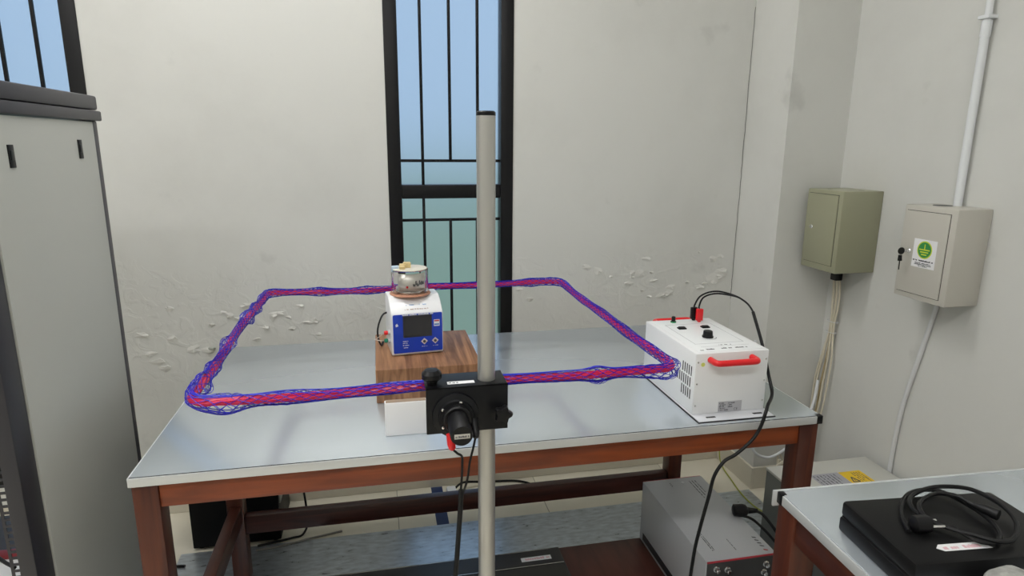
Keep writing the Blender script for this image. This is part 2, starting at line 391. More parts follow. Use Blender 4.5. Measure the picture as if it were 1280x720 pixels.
for (a, b) in ((.003, -.063), (LX-.064, -.063), (.003, LY+.003), (LX-.064, LY+.003)): bx('leg', WOOD_Z, S, a, a+.06, b, b+.06, .003, ZA, .003, True)
bx('stretcher', WOOD_Y, S, .014, .05, LY+.063, -.063, .25, .318, .003, True)

# ------------------------------------------------------------------ rack cabinet
RK = thing('rack_cabinet', 'tall charcoal equipment rack with pale grey side panel', 'rack', (-1.05, 1.7, 0))
XA, XB, YA, YE = -1.35, -.75, 1.385, 2.012
bx('side_panel', RACKPANEL, RK, XB-.012, XB, YA+.07, YE-.036, .1, 1.652, .002); bx('side_panel', RACKPANEL, RK, XA, XA+.012, YA+.07, YE-.036, .1, 1.652, .002)
for (a, b) in ((XB-.036, XB-.003), (XA+.003, XA+.036)):
    bx('post', DKGREY2, RK, a, b, YA, YA+.069, .02, 1.655, .004); bx('post', DKGREY, RK, a, b, YE-.036, YE, .02, 1.655, .004)
bx('lower_top_frame', DKGREY, RK, XA-.006, XB+.006, YA-.012, YE+.014, 1.655, 1.682, .004)
bx('top_cover', DKGREY, RK, XA-.003, XB+.002, YA-.008, YE+.006, 1.684, 1.722, .006)
bx('base_frame', DKGREY, RK, XA, XB, YA, YE, .02, .1, .004)
for (cx, cy) in ((XA+.06, YA+.06), (XB-.06, YA+.06), (XA+.06, YE-.06), (XB-.06, YE-.06)): obj('foot', cyl(nb(), (cx, cy, 0), (cx, cy, .02), .025), BLACK, RK)
for (yc, zc) in ((1.546, 1.568), (1.876, 1.58)):
    la = bx('panel_latch', BLACK, RK, XB-.002, XB+.0025, yc-.011, yc+.011, zc-.024, zc+.024, .001)
    bx('latch_button', pbr('latch_dark', (.004, .004, .004), .3), la, XB+.0025, XB+.004, yc-.006, yc+.007, zc-.008, zc+.012, .0005)
def rail(xa, xb, y):
    bm = nb(); box(bm, xa, xa+.006, y, y+.002, .12, 1.64); box(bm, xb-.006, xb, y, y+.002, .12, 1.64)
    k = 0
    while .12+k*.0156 < 1.64: box(bm, xa+.006, xb-.006, y, y+.002, .12+k*.0156, .12+k*.0156+.0058); k += 1
    return obj('mounting_rail', bm, DKGREY2, RK, smooth=False)
rail(-.812, -.789, YA+.02); rail(-1.311, -1.288, YA+.02)
bx('shelf', DKGREY2, RK, -1.29, -.81, 1.40, 1.95, .503, .518, .002)
t = thing('rack_module', 'white and dark red module on the rack shelf', 'module', (-1.03, 1.51, .519))
bx('housing', WHITE, t, -1.23, -.835, 1.415, 1.60, .519, .612, .004); bx('lid', pbr('dark_red', (.2, .01, .015), .4), t, -1.225, -.84, 1.568, 1.598, .612, .622, .002)
bm = nb(); cable(bm, [(-1.05, 1.62, .523), (-.99, 1.59, .66), (-.92, 1.52, .70), (-.86, 1.455, .69), (-.815, 1.425, .68)], .004)
tag(obj('cable', bm, RUBBER, origin=(-.95, 1.55, .523)), 'black cable lying across the white module in the rack', 'cable')

# ------------------------------------------------------------------ induction coil
CX0, CX1, CY0, CY1, CZ, CR = -.372, .640, 1.236, 2.165, 1.113, .036
def loop_pts(step=.006):
    segs = []; a = math.pi/2
    def line(p, q): segs.append(('l', Vector(p), Vector(q)))
    def arc(c, a0): segs.append(('a', Vector(c), a0))
    line((.16, CY0), (CX1-CR, CY0)); arc((CX1-CR, CY0+CR), -a); line((CX1, CY0+CR), (CX1, CY1-CR)); arc((CX1-CR, CY1-CR), 0)
    line((CX1-CR, CY1), (CX0+CR, CY1)); arc((CX0+CR, CY1-CR), a); line((CX0, CY1-CR), (CX0, CY0+CR)); arc((CX0+CR, CY0+CR), 2*a); line((CX0+CR, CY0), (.16, CY0))
    out = []
    for sg in segs:
        if sg[0] == 'l':
            L = (sg[2]-sg[1]).length; n = max(2, int(L/step))
            out += [sg[1].lerp(sg[2], k/n) for k in range(n)]
        else:
            n = int(CR*a/step); out += [sg[1]+Vector((math.cos(sg[2]+a*k/n), math.sin(sg[2]+a*k/n)))*CR for k in range(n)]
    return [Vector((p.x, p.y, CZ)) for p in out]
LP = loop_pts(); NL = len(LP)
for i, p in enumerate(LP):
    p.z += .0022*math.sin(i*.031)+.0015*math.sin(i*.083+1); q = .002*math.sin(i*.047+2)
    inside = .05 < p.x < .27 and p.y < CY0+.02
    if not inside and abs(p.y-CY0) > .03 and abs(p.y-CY1) > .03: p.x += q
    elif not inside: p.y += q
coil = thing('induction_coil', 'square red cable coil wrapped in blue netting, held by the stand', 'coil', (.134, 1.7, CZ))
def frames():
    fr = []
    for i in range(NL):
        t = (LP[(i+1) % NL]-LP[i-1]).normalized(); nout = t.cross(Vector((0, 0, 1))).normalized(); fr.append((nout, nout.cross(t)))
    return fr
FR = frames()
bm = nb()
for s in range(7):
    pts = []
    for i in range(NL):
        n1, n2 = FR[i]; a = 2*math.pi*s/7+i/NL*2*math.pi*9; pts.append(LP[i]+(n1*math.cos(a)+n2*math.sin(a))*.0056)
    sweep(bm, pts, .0035, 6, True)
sweep(bm, [p.copy() for p in LP], .005, 6, True)
obj('cable_core', bm, CORE, coil)
def near(p, c, wd): return math.exp(-((p.x-c[0])**2+(p.y-c[1])**2)/wd**2)
BL = [((CX0, 1.335), .024, .011, 0, 0), ((CX0+.002, 1.285), .02, .006, 0, 0), ((-.305, CY0), .042, .008, -.002, -.009), ((CX0, 1.43), .02, .004, 0, 0), ((CX0, 1.60), .03, .005, .002, 0),
      ((CX0, 1.86), .03, .009, 0, 0), ((CX0, 1.96), .03, .005, 0, 0), ((CX0, 2.08), .03, .004, 0, 0), ((CX0+.02, CY1-.015), .03, .003, 0, 0), ((-.19, CY0), .05, .002, 0, .001), ((.455, CY0), .026, .007, 0, 0), ((CX1-.012, CY0+.012), .04, .005, .005, -.003),
      ((.58, CY0), .05, .002, 0, -.004), ((CX1-.03, CY1-.01), .05, .004, .001, -.001), ((.53, CY1), .03, .003, 0, 0), ((.10, CY1), .03, .002, 0, 0), ((-.05, CY1), .03, .003, 0, 0), ((-.2, CY1), .03, .003, 0, 0), ((CX1, 1.6), .2, .0015, 0, 0)]
bm = nb(); NH = 7
netc = []
for i in range(NL):
    p = LP[i]; r = .0112+.0007*math.sin(i*.21); o1 = o2 = 0
    for c, wd, amp, a1, a2 in BL:
        g = near(p, c, wd); r += amp*g; o1 += a1*g; o2 += a2*g
    netc.append((r, o1, o2))
for sgn in (1, -1):
    for s in range(NH):
        pts = []
        for i in range(NL):
            n1, n2 = FR[i]; r, o1, o2 = netc[i]; a = 2*math.pi*s/NH+sgn*i/NL*2*math.pi*21
            r *= 1+min(1, (r-.011)/.006)*.22*math.sin(3*a+i*.23) if r > .011 else 1; pts.append(LP[i]+n1*(o1+math.cos(a)*r)+n2*(o2+math.sin(a)*r))
        sweep(bm, pts, .00085, 3, True)
for s in range(8):
    pts = []; base = (55, 75, 95, 115, 235, 255, 275, 295)[s]
    for i in range(NL):
        n1, n2 = FR[i]; r, o1, o2 = netc[i]; a = math.radians(base)+.35*math.sin(i/NL*2*math.pi*(5+s % 3)+s)+.12*math.sin(i*.11+s*2)
        pts.append(LP[i]+n1*(o1-math.cos(a)*r)+n2*(o2+math.sin(a)*r))
    sweep(bm, pts, .00115, 3, True)
o = obj('netting', bm, NET, coil); o['kind'] = 'stuff'; o['label'] = 'blue mesh netting sleeve'

# ------------------------------------------------------------------ stand with clamp
PX, PY = .205, 1.212
st = thing('coil_stand', 'upright grey pole stand with black clamp gripping the coil', 'stand', (PX, PY, 0))
obj('pole', cyl(nb(), (PX, PY, .03), (PX, PY, 1.652), .0182, n=40), ALUPOLE, st)
o = obj('pole_cap', lathe(nb(), (PX, PY, 1.652), (0, 0, 1), [(0, .0184), (.006, .0184), (.0085, .016)], 40), BLACK, st); o['label'] = 'black plastic end cap'
bm = nb()
box(bm, PX-.24, PX+.24, PY-.026, PY+.026, .006, .03, .004); box(bm, PX-.026, PX+.026, PY-.28, PY+.10, .006, .03, .004)
obj('base', bm, BLACKM, st)
for (dx, dy) in ((-.22, 0), (.22, 0), (0, -.26), (0, .08)): obj('foot', cyl(nb(), (PX+dx, PY+dy, .0022), (PX+dx, PY+dy, .007), .018), RUBBER, st)
BX0, BX1, BY0, BY1, BZ0, BZ1 = .078, .243, 1.176, 1.256, 1.033, 1.13
bm = nb(); box(bm, BX0, BX1, BY0, BY0+.004, BZ0, BZ1, .0012); box(bm, BX0, BX1, BY0, BY1, BZ1-.0035, BZ1, .0012)
hs = obj('clamp_housing', bm, BLACKM, st)
bx('clamp_body', BLACKM, st, BX0+.012, BX1-.008, BY0+.004, BY1-.004, BZ0+.01, BZ1-.0035, .002)
lb = bx('asset_label', PAPER, st, .123, .178, 1.193, 1.207, BZ1, BZ1+.0004)
obj('label_print', marks(nb(), (.126, 1.198, BZ1+.0004), (1, 0, 0), (0, 1, 0), .02, .004, 3), INK, lb)
bm = nb(); lathe(bm, (.136, BY0, 1.072), (0, -1, 0), [(0, .047), (.006, .046), (.010, .036), (.016, .0345)], 40)
obj('connector_boss', bm, BLACKM, st)
bm = nb(); lathe(bm, (.137, BY0-.016, 1.072), (0, -1, 0), [(0, .0285), (.012, .0285), (.014, .026)], 32); bs = obj('connector_ring', bm, BLACK, st)
for a in (75, 145, 215, 300):
    r = math.radians(a); c = (.136+.0325*math.cos(r), BY0-.0155, 1.072+.0325*math.sin(r))
    obj('screw', lathe(nb(), c, (0, -1, 0), [(0, .0032), (.0018, .003), (.0026, .0015)], 12), CHROME, st)
pc = obj('connector_plug', lathe(nb(), (.137, BY0-.03, 1.072), (0, -1, -.04), [(0, .0215), (.06, .0215), (.064, .0195)], 32), BLACK, st)
lb = obj('plug_label', box(nb(), .1225, .152, BY0-.0958, BY0-.0948, 1.065, 1.0745, .0004), pbr('label_grey', (.5, .48, .44), .5), pc)
obj('label_print', marks(nb(), (.1245, BY0-.0959, 1.068), (1, 0, 0), (0, 0, 1), .024, .0035, 9), INK, lb)
o = obj('cable_plug', lathe(nb(), (.119, BY0-.05, 1.056), (.12, -.25, -1), [(0, .0075), (.02, .0085), (.03, .0065), (.033, .003)], 16), REDP, st); o['label'] = 'red cable plug'
o = obj('cable_plug', lathe(nb(), (.171, BY0-.012, 1.063), (.0, -.55, -.5), [(0, .009), (.03, .0085), (.038, .005)], 16), BLACK, st)
# top left hand knob
o = obj('hand_knob', lathe(nb(), (.092, 1.2, BZ1), (0, 0, 1), [(0, .0105), (.008, .0115), (.011, .017), (.015, .0205), (.024, .0205), (.031, .0135), (.0325, 0)], 10), BLACK, st)
bm = nb(); n = 36; prof = [(-.0, .70), (.004, .95), (.012, 1.0), (.019, .9), (.021, .4)]
rings = []
for h, k in prof: rings.append([bm.verts.new((.229+math.cos(2*math.pi*j/n)*k*(.0165+.0032*math.cos(5*2*math.pi*j/n)), BY0-.012-h, 1.075+math.sin(2*math.pi*j/n)*k*(.0165+.0032*math.cos(5*2*math.pi*j/n)))) for j in range(n)])
for a, b in zip(rings, rings[1:]):
    for j in range(n): bm.faces.new((a[j], a[(j+1) % n], b[(j+1) % n], b[j]))
bm.faces.new(rings[0]); bm.faces.new(rings[-1]); cyl(bm, (.229, BY0, 1.075), (.229, BY0-.013, 1.075), .007)
obj('star_knob', bm, BLACK, st)
bm = nb()
cable(bm, [(.1235, BY0-.058, 1.026), (.132, BY0-.06, 1.018), (.141, BY0-.055, 1.008), (.142, BY0-.05, .985), (.142, BY0-.04, .95), (.139, BY0-.035, .91)], .0024)
cable(bm, [(.171, BY0-.034, 1.036), (.166, BY0-.04, 1.018), (.158, BY0-.045, .99), (.152, BY0-.045, .95), (.142, BY0-.035, .91)], .0024)
cable(bm, [(.141, BY0-.035, .925), (.139, BY0-.035, .88), (.131, BY0-.038, .78), (.118, BY0-.04, .6), (.115, BY0-.04, .3), (.13, BY0-.05, .06), (.2, BY0-.09, .0085), (.4, BY0-.2, .0085), (.7, BY0-.4, .0085)], .0052)
tag(obj('cable', bm, RUBBER, origin=(.13, BY0-.04, .5)), 'black twin cable hanging from the red plug beneath the clamp', 'cable')

# ------------------------------------------------------------------ wooden block, white box, calibrator
BKZ = .963
tag(obj('wooden_block', box(nb(), -.025, .285, 1.766, 2.126, TT+.0005, BKZ, .003), BLOCKW, origin=(.13, 1.946, TT+.0005)), 'solid brown wooden block under the blue calibrator', 'block')
t = thing('white_box', 'small plain white card box standing before the wooden block', 'box', (.05, 1.555, TT))
bx('box_body', PAPER, t, -.003, .104, 1.545, 1.566, TT+.0005, .951, .0015); bx('box_flap', pbr('cardboard', (.34, .25, .18), .7), t, 0, .102, 1.548, 1.563, .951, .9535, .0005)

DV = thing('calibrator', 'white benchtop calibrator with blue front panel and dark screen', 'instrument', (.1045, 1.888, BKZ+.0005), math.radians(6))
# local: x right, y depth, z up; front bottom centre at origin
HW = .0795
def dev_outline():
    return [(-.004, .006), (.002, 0), (.135, 0), (.14, .006), (.135, .168), (.128, .176), (.06, .176), (.03, .160), (-.0035, .133)]
bm = nb(); prism(bm, [(-HW, y, z) for y, z in dev_outline()], (2*HW, 0, 0))
bmesh.ops.bevel(bm, geom=[e for e in bm.edges], offset=.004, segments=2, affect='EDGES', profile=.5)
obj('device_body', bm, WHITEP, DV, True)
def panel(x0, x1, z0, z1, d, th, mat, name, par=DV, rad=.004):
    bm = nb(); poly = []
    for cx, cz, a0 in ((x1-rad, z0+rad, -90), (x1-rad, z1-rad, 0), (x0+rad, z1-rad, 90), (x0+rad, z0+rad, 180)):
        for k in range(4): a = math.radians(a0+30*k); poly.append((cx+rad*math.cos(a), -.0042-d, cz+rad*math.sin(a)))
    prism(bm, poly, (0, -th, 0)); return obj(name, bm, mat, par, True)
fp = panel(-HW+.005, HW-.003, .009, .131, 0, .0008, BLUE, 'front_panel')
sc = panel(-.042, .042, .060, .124, .0008, .0015, SCREEN, 'screen', rad=.002); bm = nb()
panel(-.0445, .0445, .0575, .1265, .0006, .0007, pbr('screen_bezel', (.02, .02, .05), .3), 'screen_bezel', rad=.002)
for cx in (.020, .054):
    bt = None; bm = nb(); prism(bm, [(cx-.0105, -.005, .042), (cx, -.005, .0315), (cx+.0105, -.005, .042), (cx, -.005, .0525)], (0, -.0008, 0)); bt = obj('button', bm, pbr('button_pale', (.7, .62, .58), .5), DV, True)
    obj('button_icon', lathe(nb(), (cx, -.0058, .0415), (0, -1, 0), [(0, .0045), (.0008, .0045)], 14), INK, bt, True)
for k, z in enumerate((.045, .039, .032, .0245)): obj('panel_print', marks(nb(), (-.046, -.0051, z), (1, 0, 0), (0, 0, 1), (.016, .013, .018, .014)[k], .0026, 20+k), LTEXT, DV, True)
obj('panel_print', marks(nb(), (-.046, -.0051, .1268), (1, 0, 0), (0, 0, 1), .092, .0052, 31, dens=.95), LTEXT, DV, True)
for x in (.012, .046): obj('panel_print', marks(nb(), (x, -.0051, .025), (1, 0, 0), (0, 0, 1), .016, .002, 40+int(x*1000)), LTEXT, DV, True)
lg = panel(.0505, .0685, .088, .1085, .0008, .0005, PAPER, 'maker_badge', rad=.001); panel(.052, .067, .1025, .107, .0013, .0003, pbr('badge_red', (.6, .05, .08), .5), 'badge_stripe', rad=.0005)
panel(.052, .067, .091, .0955, .0013, .0003, pbr('badge_blue', (.1, .25, .6), .5), 'badge_stripe', rad=.0005)
bm = nb(); prism(bm, [(-.066, -.005, .093), (-.058, -.005, .096), (-.062, -.005, .104), (-.067, -.005, .100)], (0, -.0004, 0)); obj('emblem', bm, LTEXT, DV, True)
# sloped white top band print
def on_slope(t, lift=.0006):   # t 0..1 along slope from front edge up
    y = -.0035+t*.0335; z = .133+t*.027; n = Vector((0, -.027, .0335)).normalized(); return Vector((0, y, z))+n*lift
a = on_slope(.30)
obj('serial_print', marks(nb(), (-.036, a.y, a.z), (1, 0, 0), (0, .0335, .027), .07, .004, 77), pbr('serial_ink', (.45, .33, .28), .6), DV, True)
a = on_slope(.68)
obj('serial_print', marks(nb(), (-.03, a.y, a.z), (1, 0, 0), (0, .0335, .027), .06, .004, 78, dens=.5), pbr('serial_blue', (.25, .4, .65), .6), DV, True)
# chamber
cc = Vector((-.006, .085, .176)); CRd = .0575; CH = .073
obj('chamber_ring', lathe(nb(), cc, (0, 0, 1), [(0, .064), (.002, .064), (.0035, .061), (.006, .060)], 40), COPPER, DV, True)
ch = obj('chamber', lathe(nb(), cc+Vector((0, 0, .0045)), (0, 0, 1), [(0, CRd), (CH, CRd), (CH+.002, CRd-.002), (CH+.002, CRd-.004), (CH-.002, CRd-.005), (.003, CRd-.005), (.002, 0)], 48, cap=False), CLEAR, DV, True); ch['label'] = 'clear acrylic cylinder'
obj('inner_plate', lathe(nb(), cc+Vector((0, 0, .008)), (0, 0, 1), [(0, .045), (.012, .045), (.014, .04)], 32), CHROME, DV, True)
bm = nb(); r = .0495
for z0, z1 in ((.014, .070),):
    rA = [bm.verts.new(cc+Vector((r*math.cos(math.radians(a)), r*math.sin(math.radians(a)), z0))) for a in range(215, 331, 5)]
    rB = [bm.verts.new(cc+Vector((r*math.cos(math.radians(a)), r*math.sin(math.radians(a)), z1))) for a in range(215, 331, 5)]
    for k in range(len(rA)-1): bm.faces.new((rA[k], rA[k+1], rB[k+1], rB[k]))
ob = obj('inner_sleeve', bm, pbr('satin_metal', (.72, .70, .67), .35, .6), DV, True); sm = ob.modifiers.new('solid', 'SOLIDIFY'); sm.thickness = .0015
obj('inner_dot', lathe(nb(), cc+Vector((-.016, -.0502, .03)), (-.3, -1, 0), [(0, .0036), (.0008, .0036)], 14), REDP, DV, True)
bm = nb(); rnd = random.Random(4)
for k in range(10):
    a = math.radians(272+k*4.6); p = cc+Vector((.0503*math.cos(a), .0503*math.sin(a), .03+rnd.uniform(0, .006))); tx = Vector((-math.sin(a), math.cos(a), 0))
    prism(bm, [p, p+tx*.003, p+tx*.003+Vector((0, 0, rnd.uniform(.006, .016))), p+Vector((0, 0, rnd.uniform(.004, .014)))], Vector((math.cos(a), math.sin(a), 0))*.0006)
obj('inner_print', bm, INK, DV, True)
lid = obj('chamber_lid', lathe(nb(), cc+Vector((0, 0, .0045+CH+.0005)), (0, 0, 1), [(0, CRd-.003), (.003, CRd-.003), (.004, CRd-.006)], 40), pbr('cream_lid', (.70, .66, .55), .35), DV, True)
zt = cc.z+CH+.009
for (x0, x1, y0, y1, h) in ((-.034, -.018, -.03, -.012, .010), (-.018, .004, -.006, .016, .016), (-.03, -.012, -.008, .012, .012)):
    tb = bx('terminal_block', BRASS, DV, cc.x+x0, cc.x+x1, cc.y+y0, cc.y+y1, zt, zt+h, .0015, True)
bx('chamber_valve', pbr('pale_blue_plastic', (.55, .68, .82), .3), DV, cc.x-.056, cc.x-.034, cc.y-.012, cc.y+.006, zt-.012, zt+.008, .003, True)
# side terminals and cup
for z, mt, nm in ((.068, REDP, 'red'), (.043, pbr('green_plastic', (.01, .22, .13), .4), 'green')):
    o = obj('terminal', lathe(nb(), (-HW, .03, z), (-1, 0, 0), [(0, .005), (.008, .005), (.0085, .0065), (.018, .0065), (.019, .004)], 16), mt, DV, True); o['label'] = nm+' side terminal'
bm = nb(); cyl(bm, (-HW, .03, .043), (-HW-.007, .03, .043), .0075); cyl(bm, (-HW, .03, .068), (-HW-.007, .03, .068), .0075)
obj('terminal_base', bm, INSTR, DV, True)
bm = nb(); cable(bm, [(-HW-.019, .03, .043), (-HW-.03, .03, .044), (-HW-.042, .035, .046), (-HW-.046, .045, .044), (-HW-.036, .045, .05), (-HW-.024, .036, .062), (-HW-.019, .03, .068)], .0011, 6)
obj('jumper_wire', bm, pbr('bare_wire', (.55, .5, .45), .35, .5), DV, True)
bm = nb(); cable(bm, [(-HW+.006, .10, .115), (-HW-.012, .10, .108), (-HW-.026, .09, .085), (-HW-.033, .08, .06), (-HW-.03, .085, .03), (-HW-.02, .11, .0045), (-HW-.01, .15, .0035)], .003)
obj('lead', bm, RUBBER, DV, True)

# ------------------------------------------------------------------ amplifier
AX0, AX1, AY0, AY1, AZ0, AZ1 = .838, 1.062, 1.510, 1.848, TT+.004, 1.043
A = thing('amplifier', 'white metal current source box with red handles on the steel table', 'amplifier', (.95, 1.68, TT))
bx('case', WHITE, A, AX0, AX1, AY0, AY1, AZ0, AZ1, .003)
bx('base_flange', pbr('flange_white', (.68, .70, .74), .35), A, AX0-.002, AX1+.004, AY0-.046, AY1+.046, TT+.0022, AZ0, .0006)
for (x, y) in ((AX0+.045, AY0-.024), (AX1-.035, AY0-.024)): bx('flange_slot', BLACK, A, x-.014, x+.014, y-.004, y+.004, AZ0, AZ0+.0005)
def handle(y, s):
    pts = [(.882, y, 1.024), (.882, y+s*.018, 1.024), (.884, y+s*.030, 1.024), (.896, y+s*.036, 1.024), (.945, y+s*.036, 1.024), (.995, y+s*.036, 1.024), (1.007, y+s*.030, 1.024), (1.009, y+s*.018, 1.024), (1.009, y, 1.024)]
    return obj('handle', cable(nb(), pts, .0088, 12, 6), REDP, A)
bx('base_gap_shade', RUBBER, A, AX0-.005, AX1+.006, AY0-.049, AY1+.049, TT+.0003, TT+.0022)  # added black strip standing in for the dark gap under the flange
handle(AY0, -1); hb = handle(AY1, 1); hb.location.z += .006
tp = bx('top_panel', pbr('panel_white', (.83, .85, .86), .35), A, AX0+.014, AX1-.014, AY0+.012, AY1-.014, AZ1, AZ1+.001, .0005)
z = AZ1+.001
bm = nb(); box(bm, .876, 1.03, 1.589, 1.5905, z, z+.0003); box(bm, .876, .8775, 1.59, 1.787, z, z+.0003); box(bm, .876, 1.03, 1.786, 1.7875, z, z+.0003); box(bm, 1.0285, 1.03, 1.59, 1.787, z, z+.0003); box(bm, .88, 1.03, 1.562, 1.563, z, z+.0003)
obj_pl = obj('panel_lines', bm, pbr('line_grey', (.45, .46, .48), .5), A, smooth=False)
bm = nb(); marks(bm, (.885, 1.536, z), (1, 0, 0), (0, 1, 0), .02, .008, 1, dens=.9); marks(bm, (.925, 1.538, z), (1, 0, 0), (0, 1, 0), .085, .008, 2, dens=.8); marks(bm, (.93, 1.569, z), (1, 0, 0), (0, 1, 0), .05, .005, 5, dens=.6); marks(bm, (.86, 1.532, z), (1, 0, 0), (0, 1, 0), .012, .005, 6)
obj('panel_print', bm, INK, A, smooth=False)['kind'] = 'stuff'
for (x, y) in ((.911, 1.742), (.99, 1.742)):
    s_ = bx('rocker_switch', BLACK, A, x-.013, x+.013, y-.009, y+.009, z, z+.004, .0015); bx('rocker', pbr('rocker_black', (.03, .03, .03), .3), s_, x-.010, x+.010, y-.006, y+.006, z+.004, z+.007, .0015)
k_ = obj('dial_knob', lathe(nb(), (.947, 1.647, z), (0, 0, 1), [(0, .0165), (.004, .0165), (.005, .0145), (.018, .0135), (.0195, .012)], 28), BLACK, A)
bm = nb(); r0, r1 = .0235, .0255
a_ = [bm.verts.new((.947+r0*math.cos(math.radians(t)), 1.647+r0*math.sin(math.radians(t)), z+.0004)) for t in range(200, 350, 6)]; b_ = [bm.verts.new((.947+r1*math.cos(math.radians(t)), 1.647+r1*math.sin(math.radians(t)), z+.0004)) for t in range(200, 350, 6)]
for k in range(len(a_)-1): bm.faces.new((a_[k], a_[k+1], b_[k+1], b_[k]))
obj('dial_scale', bm, INK, A)
ep = obj('binding_post', lathe(nb(), (.918, 1.815, z), (0, 0, 1), [(0, .008), (.004, .008), (.005, .0065), (.018, .0065), (.02, .004)], 16), BLACK, A)
obj('post_collar', lathe(nb(), (.918, 1.815, z), (0, 0, 1), [(0, .009), (.004, .009)], 16), pbr('green_collar', (.02, .3, .1), .4), ep)
fr_ = AY0-.0004
for (x, zz) in ((.846, 1.018), (.846, .955), (.846, .89), (1.054, 1.016), (1.054, .952), (1.054, .892)): obj('screw', lathe(nb(), (x, AY0, zz), (0, -1, 0), [(0, .0028), (.001, .0026), (.0016, .001)], 10), CHROME, A)
obj('inspection_dot', lathe(nb(), (.861, AY0, 1.011), (0, -1, 0), [(0, .006), (.0005, .006)], 20), pbr('lime_dot', (.72, .78, .18), .5), A)
rp = bx('rating_plate', pbr('plate_silver', (.50, .50, .53), .35, .3), A, .917, .990, AY0-.0006, AY0, .866, .897, .0002)
bm = nb()
for k in range(5): marks(bm, (.920, AY0-.0007, .870+k*.0052), (1, 0, 0), (0, 0, 1), (.028, .02, .018, .022, .016)[k], .003, 50+k)
for k in range(3): marks(bm, (.947, AY0-.0007, .879+k*.0055), (1, 0, 0), (0, 0, 1), (.016, .012, .02)[k], .003, 60+k)
obj('plate_print', bm, INK, rp, smooth=False)
def text(body, size, loc, rot, mat, parent, name):
    cu = bpy.data.curves.new('txt', 'FONT'); cu.body = body; cu.size = size; cu.extrude = .0001
    to = bpy.data.objects.new('txt', cu); C.objects.link(to)
    me = bpy.data.meshes.new_from_object(to.evaluated_get(bpy.context.evaluated_depsgraph_get())); bpy.data.objects.remove(to); bpy.data.curves.remove(cu)
    me.materials.append(mat); o = bpy.data.objects.new(name, me); C.objects.link(o)
    if parent:
        o.parent = parent; off = Vector((0, 0, 0)); q = parent
        while q: off += q.location; q = q.parent
        o.location = Vector(loc)-off
    o.rotation_euler = rot; return o
text('CE', .010, (.966, AY0-.0009, .869), (math.pi/2, 0, 0), INK, rp, 'plate_mark')
for r in range(3):
    for k in range(7):
        y = 1.527+k*.0125+(r % 2)*.004; z0 = .905+r*.034
        if k > 4 and r != 1: continue
        bx('vent_slot', pbr('slot_dark', (.015, .016, .02), .6), A, AX0-.0006, AX0+.0006, y, y+.0045, z0, z0+.028)
# test lead
L = thing('test_lead', 'red and black plug leads arching from the white amplifier top', 'cable', (1.0, 1.81, AZ1))
zp = AZ1+.0015
def plug(x, y, mt, lab):
    bm = nb(); box(bm, x-.0105, x+.0105, y-.0065, y+.0065, zp+.004, zp+.043, .002); cyl(bm, (x, y, zp-.0005), (x, y, zp+.005), .0055, n=14)
    o = obj('plug', bm, mt, L); o['label'] = lab
plug(1.003, 1.806, REDP, 'red stackable plug'); plug(.995, 1.828, BLACK, 'black stackable plug')
bm = nb()
arch = [(1.08, 1.79, 1.139), (1.105, 1.74, 1.132), (1.105, 1.67, 1.108), (1.100, 1.60, 1.025), (1.082, 1.53, .957), (1.074, 1.495, .915), (1.030, 1.447, .905), (1.010, 1.425, .893), (.998, 1.425, .85), (.977, 1.425, .816), (.932, 1.425, .778), (.898, 1.425, .76), (.872, 1.425, .719), (.861, 1.425, .66), (.842, 1.425, .564), (.828, 1.425, .464), (.81, 1.42, .2), (.80, 1.40, .04), (.76, 1.33, .0085), (.6, 1.2, .0085)]
cable(bm, [(1.003, 1.808, zp+.040), (1.005, 1.815, zp+.05), (1.014, 1.81, zp+.078), (1.042, 1.80, zp+.092), (1.075, 1.783, zp+.093), *arch[1:4]], .0028)
cable(bm, [(.996, 1.828, zp+.040), (.997, 1.83, zp+.05), (1.009, 1.82, zp+.081), (1.040, 1.806, zp+.098), (1.075, 1.79, zp+.098), *arch[1:4]], .0028)
cable(bm, arch[2:], .0048)
obj('lead_wire', bm, RUBBER, L)

# ------------------------------------------------------------------ wall boxes (open face towards -X)
def wall_box(name, label, mat, x, y0, y1, z0, z1, dy0, dy1, dz0, dz1, lock):
    b = thing(name, label, 'junction box', (XR, (y0+y1)/2, z0))
    bx('box_body', mat, b, x, XR-.0005, y0, y1, z0, z1, .004)
    gp = pbr('door_gap', (.02, .02, .018), .7); bx('door_gap', gp, b, x-.0004, x+.001, dy0-.0018, dy1+.0018, dz0-.0018, dz1+.0018)
    d = bx('door', mat, b, x-.0035, x+.001, dy0, dy1, dz0, dz1, .0012)
    lk = obj('lock', lathe(nb(), (x-.0035, lock[0], lock[1]), (-1, 0, 0), [(0, .0085), (.002, .0085), (.004, .006), (.007, .006)], 18), CHROME, d)
    return b, d
g, gd = wall_box('junction_box', 'olive green metal junction box beside the corner pillar', GREENBOX, 1.806, 2.198, 2.412, 1.094, 1.427, 2.222, 2.398, 1.122, 1.409, (2.362, 1.269))
obj('cable_gland', box(nb(), 1.935, 1.97, 2.342, 2.378, 1.030, 1.0935, .004), BLACK, g)
for (xx, yy) in ((1.86, 2.35), (1.93, 2.25)): obj('knockout', lathe(nb(), (xx, yy, 1.427), (0, 0, 1), [(0, .011), (.0008, .011)], 18), pbr('olive_dark', (.22, .22, .15), .5), g)
b, bd = wall_box('junction_box', 'beige metal junction box with green earth sticker and hanging key', BEIGEBOX, 1.855, 1.722, 1.94, 1.072, 1.402, 1.748, 1.926, 1.092, 1.382, (1.893, 1.24))
o = obj('conduit_hole', lathe(nb(), (1.93, 1.86, 1.402), (0, 0, 1), [(0, .03), (.0008, .03)], 20), BLACK, b)
X = 1.855-.0036
sk = bx('earth_sticker', PAPER, b, X-.0005, X, 1.780, 1.876, 1.189, 1.288); xs = X-.0005
